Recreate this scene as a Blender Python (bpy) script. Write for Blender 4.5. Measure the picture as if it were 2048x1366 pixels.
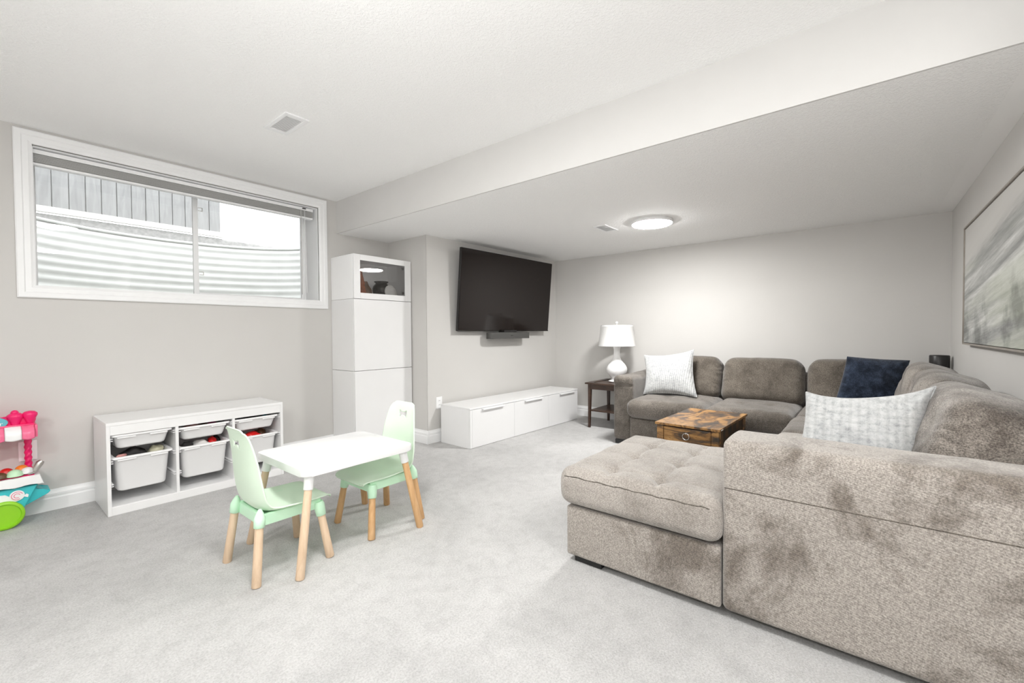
import bpy, bmesh, math, random
from mathutils import Vector, Matrix, noise

for _o in list(bpy.data.objects):
    bpy.data.objects.remove(_o)
SC = bpy.context.scene
COL = SC.collection
PI = math.pi
R = math.radians
random.seed(4)

# ------------------------------------------------------------------ camera
FOC, YAW, PIT, ROL = 877.02, R(38.934), R(-1.182), R(-.373)
CAM = Vector((0, 0, 1.10))
_F = Vector((math.cos(YAW) * math.cos(PIT), math.sin(YAW) * math.cos(PIT), math.sin(PIT)))
_R = Vector((math.sin(YAW), -math.cos(YAW), 0))
_U = _R.cross(_F)
_c, _s = math.cos(ROL), math.sin(ROL)
_R, _U = _c * _R + _s * _U, -_s * _R + _c * _U
cd = bpy.data.cameras.new('camera')
cd.sensor_width = 36
cd.lens = FOC / 2048 * 36
cd.clip_start = 0.02
cam = bpy.data.objects.new('camera', cd)
COL.objects.link(cam)
M = Matrix((_R, _U, -_F)).transposed().to_4x4()
M.translation = CAM
cam.matrix_world = M
SC.camera = cam

# ------------------------------------------------------------------ world, exposure, lamps
w = bpy.data.worlds.new('overcast_sky')
SC.world = w
w.use_nodes = True
bgn = w.node_tree.nodes['Background']
bgn.inputs[0].default_value = (.975, .985, 1, 1)
bgn.inputs[1].default_value = 2.5
SC.view_settings.view_transform = 'Standard'
SC.view_settings.look = 'None'
SC.view_settings.gamma = 1
SC.view_settings.use_curve_mapping = False
SC.view_settings.exposure = 0.50
cy = SC.cycles
cy.use_denoising = True
cy.max_bounces = 14
cy.diffuse_bounces = 8
cy.glossy_bounces = 4
cy.transparent_max_bounces = 12
cy.sample_clamp_indirect = 8
cy.caustics_reflective = False
cy.caustics_refractive = False
LAMP_W = 23.2        # each flush ceiling disc
LAMP_COL = (1, .992, .975)
# fill lamp added beside the camera, aimed up to brighten the ceilings
_fl = bpy.data.lights.new('bounce_fill', 'AREA')
_fl.shape = 'DISK'
_fl.size = .5
_fl.energy = 29
_fl.color = (1, 1, .995)
_fo = bpy.data.objects.new('bounce_fill', _fl)
COL.objects.link(_fo)
_fo.location = (-.55, .30, 1.45)
_fo.rotation_euler = Vector((.50, .10, .86)).to_track_quat('-Z', 'Y').to_euler()

ZC, ZL = 2.373, 2.066          # main ceiling, dropped ceiling
YW = 3.992                     # window wall
XB, XJ, XK = 2.25, 2.84, 5.06  # bulkhead, jog wall, back wall
YR = -.54                      # right wall


def ytv(x):
    return 3.375 - .028 * (x - XJ)


# ------------------------------------------------------------------ materials
class NT:
    def __init__(s, name):
        s.m = bpy.data.materials.new(name)
        s.m.use_nodes = True
        s.t = s.m.node_tree
        s.b = s.t.nodes['Principled BSDF']
        s.o = s.t.nodes['Material Output']

    def n(s, kind, **kw):
        nd = s.t.nodes.new('ShaderNode' + kind)
        for k, v in kw.items():
            if k[0] == 'i' and k[1:].isdigit():
                nd.inputs[int(k[1:])].default_value = v
            elif k in [i.name for i in nd.inputs]:
                nd.inputs[k].default_value = v
            else:
                setattr(nd, k, v)
        return nd

    def l(s, a, b):
        s.t.links.new(a, b)

    def coord(s, scale=(1, 1, 1), rot=(0, 0, 0)):
        c = s.n('TexCoord')
        m = s.n('Mapping')
        m.inputs['Scale'].default_value = scale
        m.inputs['Rotation'].default_value = rot
        s.l(c.outputs['Object'], m.inputs['Vector'])
        return m.outputs['Vector']

    def noise(s, vec, scale, detail=3, rough=.5, dist=0):
        nd = s.n('TexNoise')
        nd.inputs['Scale'].default_value = scale
        nd.inputs['Detail'].default_value = detail
        nd.inputs['Roughness'].default_value = rough
        nd.inputs['Distortion'].default_value = dist
        s.l(vec, nd.inputs['Vector'])
        return nd.outputs['Fac']

    def ramp(s, fac, stops):
        r = s.n('ValToRGB')
        e = r.color_ramp.elements
        while len(e) < len(stops):
            e.new(.5)
        for i, (p, c) in enumerate(stops):
            e[i].position = p
            e[i].color = (*c, 1) if len(c) == 3 else c
        s.l(fac, r.inputs[0])
        return r.outputs[0]

    def mix(s, a, b, fac, mode='MIX'):
        m = s.n('Mix', data_type='RGBA', blend_type=mode)
        for sock, v in ((m.inputs[6], a), (m.inputs[7], b)):
            if isinstance(v, tuple):
                sock.default_value = (*v, 1)
            else:
                s.l(v, sock)
        if isinstance(fac, (int, float)):
            m.inputs[0].default_value = fac
        else:
            s.l(fac, m.inputs[0])
        return m.outputs[2]

    def bump(s, h, strength=.3, dist=.002, prev=None):
        b = s.n('Bump')
        b.inputs['Strength'].default_value = strength
        b.inputs['Distance'].default_value = dist
        s.l(h, b.inputs['Height'])
        if prev is not None:
            s.l(prev, b.inputs['Normal'])
        s.l(b.outputs[0], s.b.inputs['Normal'])
        return b.outputs[0]


def plain(name, col, rough=.5, metal=0, var=.03, vs=6, bump=0, bs=200, spec=.5, coat=0):
    t = NT(name)
    v = t.coord()
    if var:
        f = t.noise(v, vs, 3)
        lo = tuple(c * (1 - var) for c in col)
        hi = tuple(min(1, c * (1 + var)) for c in col)
        t.l(t.ramp(f, [(.3, lo), (.7, hi)]), t.b.inputs['Base Color'])
    else:
        t.b.inputs['Base Color'].default_value = (*col, 1)
    t.b.inputs['Roughness'].default_value = rough
    t.b.inputs['Metallic'].default_value = metal
    t.b.inputs['Specular IOR Level'].default_value = spec
    t.b.inputs['Coat Weight'].default_value = coat
    if bump:
        t.bump(t.noise(v, bs, 2), bump, .001)
    return t.m


def emit(name, col, st):
    t = NT(name)
    t.b.inputs['Base Color'].default_value = (.9, .9, .9, 1)
    t.b.inputs['Emission Color'].default_value = (*col, 1)
    t.b.inputs['Emission Strength'].default_value = st
    return t.m


def glass(name, tint=(1, 1, 1), ior=1.5, gl=1.0):
    t = NT(name)
    tr = t.n('BsdfTransparent')
    tr.inputs[0].default_value = (*tint, 1)
    g = t.n('BsdfGlossy')
    g.inputs['Roughness'].default_value = .01
    g.inputs['Color'].default_value = (gl, gl, gl, 1)
    fr = t.n('Fresnel')
    fr.inputs['IOR'].default_value = ior
    mx = t.n('MixShader')
    t.l(fr.outputs[0], mx.inputs[0])
    t.l(tr.outputs[0], mx.inputs[1])
    t.l(g.outputs[0], mx.inputs[2])
    t.l(mx.outputs[0], t.o.inputs[0])
    return t.m


def ceiling_mat(name, smooth_y=None):
    t = NT(name)
    v = t.coord()
    t.b.inputs['Base Color'].default_value = (.92, .92, .915, 1)
    t.b.inputs['Roughness'].default_value = .9
    n1 = t.noise(v, 85, 4, .6, .6)
    st = t.ramp(n1, [(.42, (0, 0, 0)), (.62, (1, 1, 1))])
    b = t.bump(st, .35, .004)
    if smooth_y is not None:
        sp = t.n('SeparateXYZ')
        t.l(v, sp.inputs[0])
        mt = t.n('Math', operation='GREATER_THAN')
        mt.inputs[1].default_value = smooth_y
        t.l(sp.outputs[1], mt.inputs[0])
        ml = t.n('Math', operation='MULTIPLY')
        ml.inputs[1].default_value = .5
        t.l(mt.outputs[0], ml.inputs[0])
        t.l(ml.outputs[0], b.node.inputs['Strength'])
    return t.m


def carpet_mat():
    t = NT('carpet_pile')
    v = t.coord()
    p = t.noise(v, 1.3, 5, .62, .5)
    col = t.ramp(p, [(.36, (.555, .550, .545)), (.50, (.615, .609, .603)), (.64, (.655, .648, .642))])
    p2 = t.noise(v, 14, 5, .7, .3)
    col = t.mix(col, t.ramp(p2, [(.34, (.90, .90, .90)), (.55, (1, 1, 1))]), 1, 'MULTIPLY')
    g = t.noise(v, 130, 4, .75)
    col = t.mix(col, t.ramp(g, [(.34, (.80, .80, .80)), (.58, (1.06, 1.06, 1.06))]), 1, 'MULTIPLY')
    t.l(col, t.b.inputs['Base Color'])
    t.b.inputs['Roughness'].default_value = 1
    t.b.inputs['Specular IOR Level'].default_value = .1
    b = t.bump(t.noise(v, 170, 4, .75), .9, .008)
    t.bump(p2, .3, .015, b)
    return t.m


def fabric(name, dark, light, patch=(.40, .62), weave=True, gs=190, ps=3.2, gk=1.0):
    t = NT(name)
    v = t.coord()
    p = t.noise(v, ps, 7, .68, .35)
    fac = t.ramp(p, [(patch[0], (0, 0, 0)), (patch[1], (1, 1, 1))])
    col = t.mix(dark, light, fac)
    g = t.noise(v, gs, 3, .75)
    lo = 1 - .52 * gk
    hi = 1 + .42 * gk
    col = t.mix(col, t.ramp(g, [(.36, (lo, lo, lo)), (.64, (hi, hi, hi))]), 1, 'MULTIPLY')
    if weave:
        vv = t.coord(rot=(R(45), R(35), R(45)))
        wv = t.n('TexWave')
        wv.inputs['Scale'].default_value = 52
        wv.inputs['Distortion'].default_value = 5
        wv.inputs['Detail'].default_value = 3
        wv.inputs['Detail Scale'].default_value = 8
        t.l(vv, wv.inputs['Vector'])
        col = t.mix(col, t.ramp(wv.outputs['Fac'], [(.1, (.86, .85, .84)), (.6, (1.04, 1.04, 1.04))]), 1, 'MULTIPLY')
        b = t.bump(wv.outputs['Fac'], .3, .003)
        t.bump(g, .6, .003, b)
    else:
        t.bump(g, .5, .002)
    t.l(col, t.b.inputs['Base Color'])
    t.b.inputs['Roughness'].default_value = .95
    t.b.inputs['Specular IOR Level'].default_value = .15
    t.b.inputs['Sheen Weight'].default_value = .35
    t.b.inputs['Sheen Roughness'].default_value = .45
    return t.m


def striped_velvet(name, scale=14, blocks=False):
    """silver velvet; stripes run across local y, crushed flecks in between"""
    t = NT(name)
    v = t.coord()
    wv = t.n('TexWave', bands_direction='Y')
    wv.inputs['Scale'].default_value = scale
    wv.inputs['Distortion'].default_value = .8
    wv.inputs['Detail'].default_value = 2
    t.l(v, wv.inputs['Vector'])
    st = t.noise(t.coord(scale=(1, 1, 1.5)), 46, 6, .80, .3)
    col = t.ramp(st, [(.34, (.30, .31, .315)), (.47, (.46, .47, .47)), (.60, (.54, .545, .54))])
    big = t.noise(v, 7, 4, .6, .6)
    col = t.mix(col, t.ramp(big, [(.38, (.84, .84, .85)), (.58, (1, 1, 1))]), 1, 'MULTIPLY')
    lo = .90 if blocks else .72
    col = t.mix(col, t.ramp(wv.outputs['Fac'], [(.1, (lo, lo, lo)), (.45, (1, 1, 1))]), 1, 'MULTIPLY')
    b = t.bump(wv.outputs['Fac'], .35, .003)
    if blocks:
        w2 = t.n('TexWave', bands_direction='Z')
        w2.inputs['Scale'].default_value = scale
        w2.inputs['Distortion'].default_value = 1.2
        t.l(v, w2.inputs['Vector'])
        col = t.mix(col, t.ramp(w2.outputs['Fac'], [(.05, (.92, .92, .92)), (.3, (1, 1, 1))]), 1, 'MULTIPLY')
        b = t.bump(w2.outputs['Fac'], .25, .002, b)
    t.l(col, t.b.inputs['Base Color'])
    t.b.inputs['Roughness'].default_value = .9
    t.b.inputs['Sheen Weight'].default_value = .3
    t.bump(t.noise(v, 180, 2), .3, .001, b)
    return t.m


def wood(name, c1, c2, scale=(1, 1, 9), rough=.5, ns=6):
    t = NT(name)
    v = t.coord(scale=scale)
    f = t.noise(v, ns, 5, .6, 1.2)
    t.l(t.ramp(f, [(.3, c1), (.7, c2)]), t.b.inputs['Base Color'])
    t.b.inputs['Roughness'].default_value = rough
    t.bump(f, .12, .001)
    return t.m


def rustic_mat(name, s, seed=0, dk=1.0, cut=(.40, .50, .56, .68)):
    t = NT(name)
    c = t.n('TexCoord')
    m = t.n('Mapping')
    m.inputs['Scale'].default_value = s
    m.inputs['Location'].default_value = (seed, seed * .7, seed * 1.3)
    t.l(c.outputs['Object'], m.inputs['Vector'])
    v = m.outputs[0]
    f = t.noise(v, 3.4, 6, .60, .7)
    k = dk
    col = t.ramp(f, [(cut[0], (.050 * k, .038 * k, .028 * k)), (cut[1], (.16 * k, .085 * k, .036 * k)), (cut[2], (.36 * k, .185 * k, .058 * k)), (cut[3], (.50 * k, .28 * k, .10 * k))])
    g = t.noise(v, 14, 5, .65, 1.2)
    col = t.mix(col, t.ramp(g, [(.33, (.30, .24, .2)), (.41, (1, 1, 1))]), .8, 'MULTIPLY')
    t.l(col, t.b.inputs['Base Color'])
    t.b.inputs['Roughness'].default_value = .42
    t.bump(g, .2, .001)
    return t.m


def chain(t, rot, scale):
    """object coordinates turned first, then stretched"""
    c = t.n('TexCoord')
    a = t.n('Mapping')
    a.inputs['Rotation'].default_value = rot
    b = t.n('Mapping')
    b.inputs['Scale'].default_value = scale
    t.l(c.outputs['Object'], a.inputs['Vector'])
    t.l(a.outputs[0], b.inputs['Vector'])
    return b.outputs[0]


def painting_mat():
    t = NT('abstract_canvas')
    v0 = t.coord()
    v = chain(t, (0, R(-6), 0), (.15, 1, 3.2))
    vs = chain(t, (0, R(-6), 0), (.18, 1, 2.0))
    f = t.noise(v, 2.4, 10, .70, .25)
    col = t.ramp(f, [(.36, (.17, .175, .17)), (.44, (.34, .345, .335)), (.51, (.48, .485, .47)), (.57, (.64, .64, .625)), (.64, (.82, .82, .81))])
    g = t.noise(vs, 1.9, 5, .55, .1)
    gf = t.ramp(g, [(.50, (0, 0, 0)), (.62, (1, 1, 1))])
    col = t.mix(col, (.38, .41, .32), t.mix((0, 0, 0), gf, .55))
    # the band where pale sky meets the grey land rises gently across the canvas
    sp = t.n('SeparateXYZ')
    t.l(v0, sp.inputs[0])
    nz = t.noise(vs, 2.2, 6, .65)
    ad = t.n('Math', operation='MULTIPLY_ADD')      # z + .10 * x
    ad.inputs[1].default_value = .11
    t.l(sp.outputs[0], ad.inputs[0])
    t.l(sp.outputs[2], ad.inputs[2])
    ad2 = t.n('Math', operation='MULTIPLY_ADD')
    ad2.inputs[1].default_value = .22
    t.l(nz, ad2.inputs[0])
    t.l(ad.outputs[0], ad2.inputs[2])
    h = ad2.outputs[0]
    sky = t.ramp(h, [(.27, (0, 0, 0)), (.35, (1, 1, 1))])
    skyc = t.ramp(t.noise(vs, 1.5, 4, .5), [(.35, (.50, .49, .47)), (.6, (.62, .61, .59))])
    col = t.mix(col, skyc, sky)
    band = t.ramp(h, [(.20, (0, 0, 0)), (.245, (.9, .9, .9)), (.29, (0, 0, 0))])
    col = t.mix(col, (.20, .205, .20), t.mix((0, 0, 0), band, .6))
    drip = t.noise(chain(t, (0, 0, 0), (.9, 1, 1.0)), 4, 5, .6)
    dl = t.ramp(h, [(.0, (1, 1, 1)), (.10, (0, 0, 0))])
    dr_ = t.ramp(drip, [(.40, (.52, .53, .52)), (.54, (1, 1, 1))])
    col = t.mix(col, t.mix((1, 1, 1), dr_, dl), 1, 'MULTIPLY')
    t.l(col, t.b.inputs['Base Color'])
    t.b.inputs['Roughness'].default_value = .6
    t.bump(f, .4, .004)
    return t.m


MT = dict(
    wall=plain('wall_paint', (.60, .588, .570), .85, var=.015, vs=2, bump=.08, bs=160, spec=.25),
    ceil=ceiling_mat('ceiling_texture'),
    ceil_low=ceiling_mat('dropped_ceiling_texture', -.442),
    bulk=plain('bulkhead_paint', (.64, .632, .62), .85, var=.01, spec=.2),
    carpet=carpet_mat(),
    trim=plain('trim_paint', (.86, .865, .87), .42, var=.01),
    white=plain('white_laminate', (.81, .81, .812), .32, var=.008),
    inner=plain('white_laminate_inner', (.92, .92, .92), .4, var=.01),
    wplastic=plain('white_plastic', (.84, .84, .845), .35, var=.01),
    vinyl=plain('white_vinyl', (.88, .885, .89), .35, var=.01),
    slat=plain('blind_slat_paint', (.50, .50, .49), .5, var=.02),
    shade=plain('linen_shade', (.90, .90, .89), .8, var=.01, bump=.15, bs=300),
    ceramic=plain('white_ceramic', (.88, .88, .88), .14, var=.01, coat=.4),
    fab=fabric('grey_chenille_lit', (.17, .147, .126), (.345, .315, .285), (.37, .50), gk=.70, ps=3.3, gs=170),  # one chenille throughout; stronger light on the near parts put into this tone
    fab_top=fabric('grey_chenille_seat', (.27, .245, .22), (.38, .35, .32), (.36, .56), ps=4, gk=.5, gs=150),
    fab_far=fabric('grey_chenille_far_dim', (.10, .087, .074), (.185, .165, .145), (.36, .62), ps=4),  # same chenille, weaker light and nap put into a darker tone
    fab_back=fabric('grey_chenille_back', (.080, .068, .056), (.155, .135, .113), (.36, .64), ps=5),  # darker again: brushed-down nap and dimmer light put into the colour
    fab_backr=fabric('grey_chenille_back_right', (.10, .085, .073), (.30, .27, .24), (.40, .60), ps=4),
    navy=fabric('navy_velvet', (.007, .011, .021), (.035, .050, .082), (.40, .68), weave=False, ps=14),
    velv=striped_velvet('silver_striped_velvet', 17),
    velv2=striped_velvet('silver_block_velvet', 11, True),
    foot=plain('black_foot', (.012, .012, .012), .5),
    espresso=wood('espresso_wood', (.030, .014, .008), (.060, .030, .018), (1, 1, 6), .35),
    beech=wood('light_beech', (.60, .43, .29), (.74, .57, .41), (1, 1, .12), .5, 30),
    beech2=wood('honey_beech', (.50, .28, .12), (.66, .42, .22), (1, 1, .12), .5, 30),
    rust_top=rustic_mat('rustic_top_wood', (1.5, 3.4, 3), 3.4, .82, (.38, .48, .55, .68)),
    rust=rustic_mat('rustic_side_wood', (2, 1.4, 6), 1.1, .72),
    rust_dark=rustic_mat('rustic_dark_wood', (3, 2, 2), 5.2, .25),
    mint=plain('mint_plastic', (.70, .84, .69), .4, var=.01),
    mint2=plain('mint_frame_plastic', (.60, .88, .66), .4, var=.01),
    black=plain('black_plastic', (.012, .011, .011), .4),
    screen=plain('television_screen', (.010, .006, .005), .09, var=0, spec=.34),
    soundm=plain('speaker_cloth', (.075, .074, .070), .8, bump=.4, bs=900),
    silver=plain('silver_metal', (.62, .60, .57), .3, 1),
    chrome=plain('chrome', (.8, .8, .8), .15, 1),
    frame=plain('champagne_frame', (.33, .30, .265), .45, .4, var=.1, vs=14),
    gunmetal=plain('dark_metal_glaze', (.035, .033, .03), .22, .7),
    rustwood=plain('carved_brown_wood', (.34, .12, .06), .5, var=.35, vs=30),
    driftwood=plain('carved_dark_wood', (.15, .095, .06), .5, var=.4, vs=30),
    stone=plain('pale_stone', (.70, .69, .67), .7, var=.06, vs=40),
    dark=plain('dark_slot', (.015, .015, .015), .8),
    steel=plain('galvanised_steel', (.82, .83, .815), .5, .0, var=.05, vs=8),
    fence=wood('weathered_fence', (.27, .27, .272), (.36, .36, .362), (4, 4, .5), .8),
    rail=plain('fence_rail', (.62, .61, .59), .7),
    soil=plain('gravel', (.40, .395, .39), .95, var=.2, vs=30, bump=.8, bs=40),
    concrete=plain('concrete', (.45, .44, .43), .9, var=.1),
    pink=plain('hot_pink_plastic', (.80, .010, .145), .3, var=.02),
    pinkl=plain('light_pink_plastic', (.85, .16, .30), .3, var=.02),
    turq=plain('turquoise_plastic', (.045, .52, .56), .35, var=.02),
    turq2=plain('sign_turquoise', (.12, .45, .52), .4, var=.02),
    green=plain('lime_plastic', (.28, .62, .02), .35, var=.02),
    red=plain('red_plastic', (.60, .012, .012), .3),
    orange=plain('orange_plastic', (.85, .22, .02), .35),
    mintice=plain('mint_ice_plastic', (.50, .74, .50), .4),
    whiteice=plain('white_ice_plastic', (.80, .80, .80), .4),
    brown=plain('chocolate_plastic', (.10, .045, .015), .4),
    cream=plain('cream_plastic', (.60, .58, .42), .5),
    blacktoy=plain('black_toy_cloth', (.015, .013, .013), .7),
    rose=plain('rose_toy_plastic', (.55, .26, .24), .5),
    magenta=plain('magenta_toy_plastic', (.42, .03, .14), .5),
    blue=plain('teal_toy_plastic', (.03, .16, .20), .5),
    canvas=painting_mat(),
    pane=glass('window_glass', (.98, .99, .985)),
    cpane=glass('cabinet_glass', (.97, .97, .97), 1.5),
    lamp=emit('lamp_diffuser', LAMP_COL, 1),
    lamp_low=emit('lamp_diffuser_dropped_ceiling', LAMP_COL, 1),
)
for n in ('lamp',):
    pass


# ------------------------------------------------------------------ mesh helpers
ROUND = set()      # meshes turned on a lathe or lofted shade smoothly


def link(name, bm, mat, parent=None, loc=(0, 0, 0), rot=None, sharp=None, mats=None):
    if sharp is None:
        sharp = 60 if id(bm) in ROUND else 20
    ROUND.discard(id(bm))
    bmesh.ops.recalc_face_normals(bm, faces=bm.faces)
    me = bpy.data.meshes.new(name)
    bm.to_mesh(me)
    bm.free()
    for p in me.polygons:
        p.use_smooth = True
    me.set_sharp_from_angle(angle=R(sharp))
    for m in (mats or [mat]):
        me.materials.append(MT[m])
    o = bpy.data.objects.new(name, me)
    COL.objects.link(o)
    o.location = loc
    if rot:
        o.rotation_euler = rot
    if parent is not None:
        o.parent = parent
    return o


def empty(name, loc, rz=0):
    o = bpy.data.objects.new(name, None)
    COL.objects.link(o)
    o.location = loc
    o.rotation_euler = (0, 0, rz)
    o.empty_display_size = .1
    return o


def tag(o, label=None, cat=None, group=None, kind=None):
    for k, v in (('label', label), ('category', cat), ('group', group), ('kind', kind)):
        if v:
            o[k] = v
    return o


def thing(name, label, cat, loc=(0, 0, 0), rz=0, group=None):
    return tag(empty(name, loc, rz), label, cat, group)


def copy_tree(o, parent=None):
    c = o.copy()
    COL.objects.link(c)
    c.parent = parent
    for ch in list(o.children):
        copy_tree(ch, c)
    return c


def box(x0, x1, y0, y1, z0, z1, bev=.002, bm=None, seg=2):
    b = bmesh.new()
    ROUND.discard(id(b))
    bmesh.ops.create_cube(b, size=1)
    sx, sy, sz = x1 - x0, y1 - y0, z1 - z0
    for v in b.verts:
        v.co = Vector((x0 + (v.co.x + .5) * sx, y0 + (v.co.y + .5) * sy, z0 + (v.co.z + .5) * sz))
    if bev:
        bev = min(bev, .45 * min(abs(sx), abs(sy), abs(sz)))
        bmesh.ops.bevel(b, geom=list(b.edges), offset=bev, segments=seg, profile=.5, affect='EDGES')
    if bm is None:
        return b
    return join(bm, b)


def join(bm, b):
    mp = {}
    for v in b.verts:
        mp[v] = bm.verts.new(v.co)
    for f in b.faces:
        try:
            bm.faces.new([mp[v] for v in f.verts])
        except ValueError:
            pass
    b.free()
    return bm


def quad(pts):
    bm = bmesh.new()
    bm.faces.new([bm.verts.new(p) for p in pts])
    return bm


def lathe(prof, n=32, caps=True):
    bm = bmesh.new()
    ROUND.add(id(bm))
    rings = []
    for r, z in prof:
        rings.append([bm.verts.new((r * math.cos(2 * PI * k / n), r * math.sin(2 * PI * k / n), z)) for k in range(n)])
    for a, b in zip(rings, rings[1:]):
        for k in range(n):
            bm.faces.new((a[k], a[(k + 1) % n], b[(k + 1) % n], b[k]))
    if caps:
        bm.faces.new(rings[0][::-1])
        bm.faces.new(rings[-1])
    return bm


def tube(pts, r, n=8, closed=False, bm=None):
    if bm is None:
        bm = bmesh.new()
        ROUND.add(id(bm))
    pts = [Vector(p) for p in pts]
    rr = r if isinstance(r, (list, tuple)) else [r] * len(pts)
    rings = []
    up = None
    N = len(pts)
    for i, p in enumerate(pts):
        if closed:
            d = pts[(i + 1) % N] - pts[i - 1]
        else:
            d = pts[min(i + 1, N - 1)] - pts[max(i - 1, 0)]
        d.normalize()
        if up is None:
            up = Vector((0, 0, 1)) if abs(d.z) < .9 else Vector((1, 0, 0))
        s = d.cross(up).normalized()
        up = s.cross(d).normalized()
        rings.append([bm.verts.new(p + rr[i] * (math.cos(2 * PI * k / n) * s + math.sin(2 * PI * k / n) * up)) for k in range(n)])
    for i in range(N if closed else N - 1):
        a, b = rings[i], rings[(i + 1) % N]
        for k in range(n):
            bm.faces.new((a[k], a[(k + 1) % n], b[(k + 1) % n], b[k]))
    if not closed:
        bm.faces.new(rings[0][::-1])
        bm.faces.new(rings[-1])
    return bm


def rr_loop(w, d, r, n=5):
    pts = []
    for cx, cy, a0 in ((w / 2 - r, d / 2 - r, 0), (-w / 2 + r, d / 2 - r, 90), (-w / 2 + r, -d / 2 + r, 180), (w / 2 - r, -d / 2 + r, 270)):
        for k in range(n + 1):
            a = R(a0 + 90 * k / n)
            pts.append((cx + r * math.cos(a), cy + r * math.sin(a)))
    return pts


def loft(levels, n=5):
    bm = bmesh.new()
    ROUND.add(id(bm))
    rings = []
    for w_, d, r, z in levels:
        rings.append([bm.verts.new((x, y, z)) for x, y in rr_loop(w_, d, r, n)])
    for a, b in zip(rings, rings[1:]):
        for k in range(len(a)):
            bm.faces.new((a[k], a[(k + 1) % len(a)], b[(k + 1) % len(a)], b[k]))
    bm.faces.new(rings[0][::-1])
    bm.faces.new(rings[-1])
    return bm


def axis_list(h, r, n, m=4):
    out = [-(h - r) - r * math.tan(R(45) * (m - k) / m) for k in range(m)]
    out += [-(h - r) + 2 * (h - r) * k / n for k in range(n + 1)]
    out += [(h - r) + r * math.tan(R(45) * (k + 1) / m) for k in range(m)]
    return out


def rcube(hx, hy, hz, r, seg=(10, 10, 3), f=None, m=4):
    """rounded box of half sizes hx, hy, hz centred on the origin, with a deformation f(v)->v"""
    L = [axis_list(hx, r, seg[0], m), axis_list(hy, r, seg[1], m), axis_list(hz, r, seg[2], m)]
    H = (hx, hy, hz)
    bm = bmesh.new()
    cache = {}

    def vert(i, j, k):
        key = (i, j, k)
        if key not in cache:
            p = Vector((L[0][i], L[1][j], L[2][k]))
            c = Vector([max(-(H[a] - r), min(H[a] - r, p[a])) for a in range(3)])
            d = p - c
            if d.length > 1e-9:
                d = d.normalized() * r
            q = c + d
            if f:
                q = f(q)
            cache[key] = bm.verts.new(q)
        return cache[key]
    nx, ny, nz = len(L[0]) - 1, len(L[1]) - 1, len(L[2]) - 1
    for i in range(nx):
        for j in range(ny):
            for k in (0, nz):
                bm.faces.new((vert(i, j, k), vert(i + 1, j, k), vert(i + 1, j + 1, k), vert(i, j + 1, k)))
    for i in range(nx):
        for k in range(nz):
            for j in (0, ny):
                bm.faces.new((vert(i, j, k), vert(i + 1, j, k), vert(i + 1, j, k + 1), vert(i, j, k + 1)))
    for j in range(ny):
        for k in range(nz):
            for i in (0, nx):
                bm.faces.new((vert(i, j, k), vert(i, j + 1, k), vert(i, j + 1, k + 1), vert(i, j, k + 1)))
    return bm


def fbm(p, s, seed=0):
    q = Vector((p.x * s + seed, p.y * s + seed * 1.7, p.z * s - seed))
    return noise.noise(q) + .5 * noise.noise(q * 2.1) + .25 * noise.noise(q * 4.3)


def prism(outline, d, axis='y', off=0.0, bev=0):
    """extrude a closed 2-d outline (u, v) by d along an axis"""
    bm = bmesh.new()

    def P3(u, v, t):
        return {'y': (u, t, v), 'x': (t, u, v), 'z': (u, v, t)}[axis]
    a = [bm.verts.new(P3(u, v, off)) for u, v in outline]
    b = [bm.verts.new(P3(u, v, off + d)) for u, v in outline]
    n = len(a)
    for k in range(n):
        bm.faces.new((a[k], a[(k + 1) % n], b[(k + 1) % n], b[k]))
    f1 = bm.faces.new(a[::-1])
    f2 = bm.faces.new(b)
    if bev:
        ed = list(set(f1.edges) | set(f2.edges))
        bmesh.ops.bevel(bm, geom=ed, offset=bev, segments=3, profile=.5, affect='EDGES')
    return bm


# ------------------------------------------------------------------ room shell
X0, Y0 = -2.3, -2.7     # the room goes on behind the camera
XE = 1.62               # where the right wall ends and the room widens
HX0, HX1, HZ0, HZ1 = .265, 2.066, 1.402, 2.268   # window opening


def S(name, bm, mat, sharp=20):
    return tag(link(name, bm, mat, sharp=sharp), kind='structure')


S('floor', box(X0, XK + .1, Y0, YW + .25, -.12, 0, 0), 'carpet')
b = box(X0, XB + .2, Y0, YW + .25, ZC, ZC + .1, 0)
S('ceiling', b, 'ceil')
S('ceiling_dropped', box(XB + .012, XK + .1, YR - .1, YW + .25, ZL, ZL + .12, 0), 'ceil_low')
S('trim_bulkhead', box(XB, XB + .012, Y0, YW + .02, ZL, ZC + .02, 0), 'bulk')
T = .26
b = box(X0, HX0, YW, YW + T, 0, ZC + .1, 0)
box(HX1, XJ + .05, YW, YW + T, 0, ZC + .1, 0, b)
box(HX0, HX1, YW, YW + T, 0, HZ0, 0, b)
box(HX0, HX1, YW, YW + T, HZ1, ZC + .1, 0, b)
S('wall_left', b, 'wall')
bm = bmesh.new()
for f in (((XJ, YW + .1), (XJ, ytv(XJ)), (XJ + .08, ytv(XJ) + .08), (XJ + .08, YW + .1)),):
    join(bm, prism(f, ZL + .05, 'z'))
S('wall_jog', bm, 'wall', 20)
S('wall_television', prism(((XJ + .002, ytv(XJ)), (XK + .02, ytv(XK)), (XK + .02, ytv(XK) + .1), (XJ + .08, ytv(XJ) + .1)), ZL + .05, 'z'), 'wall', 20)
S('wall_back', box(XK, XK + .1, YR - .1, ytv(XK) + .1, 0, ZL + .05, 0), 'wall')
S('wall_right', box(XE, XK + .1, YR - .1, YR, 0, ZC + .05, 0), 'wall')
b = box(XE, XE + .1, Y0, YR - .1, 0, ZC + .05, 0)
S('wall_right_return', b, 'wall')
S('wall_rear', box(X0 - .1, X0, Y0, YW + .25, 0, ZC + .05, 0), 'wall')
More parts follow.
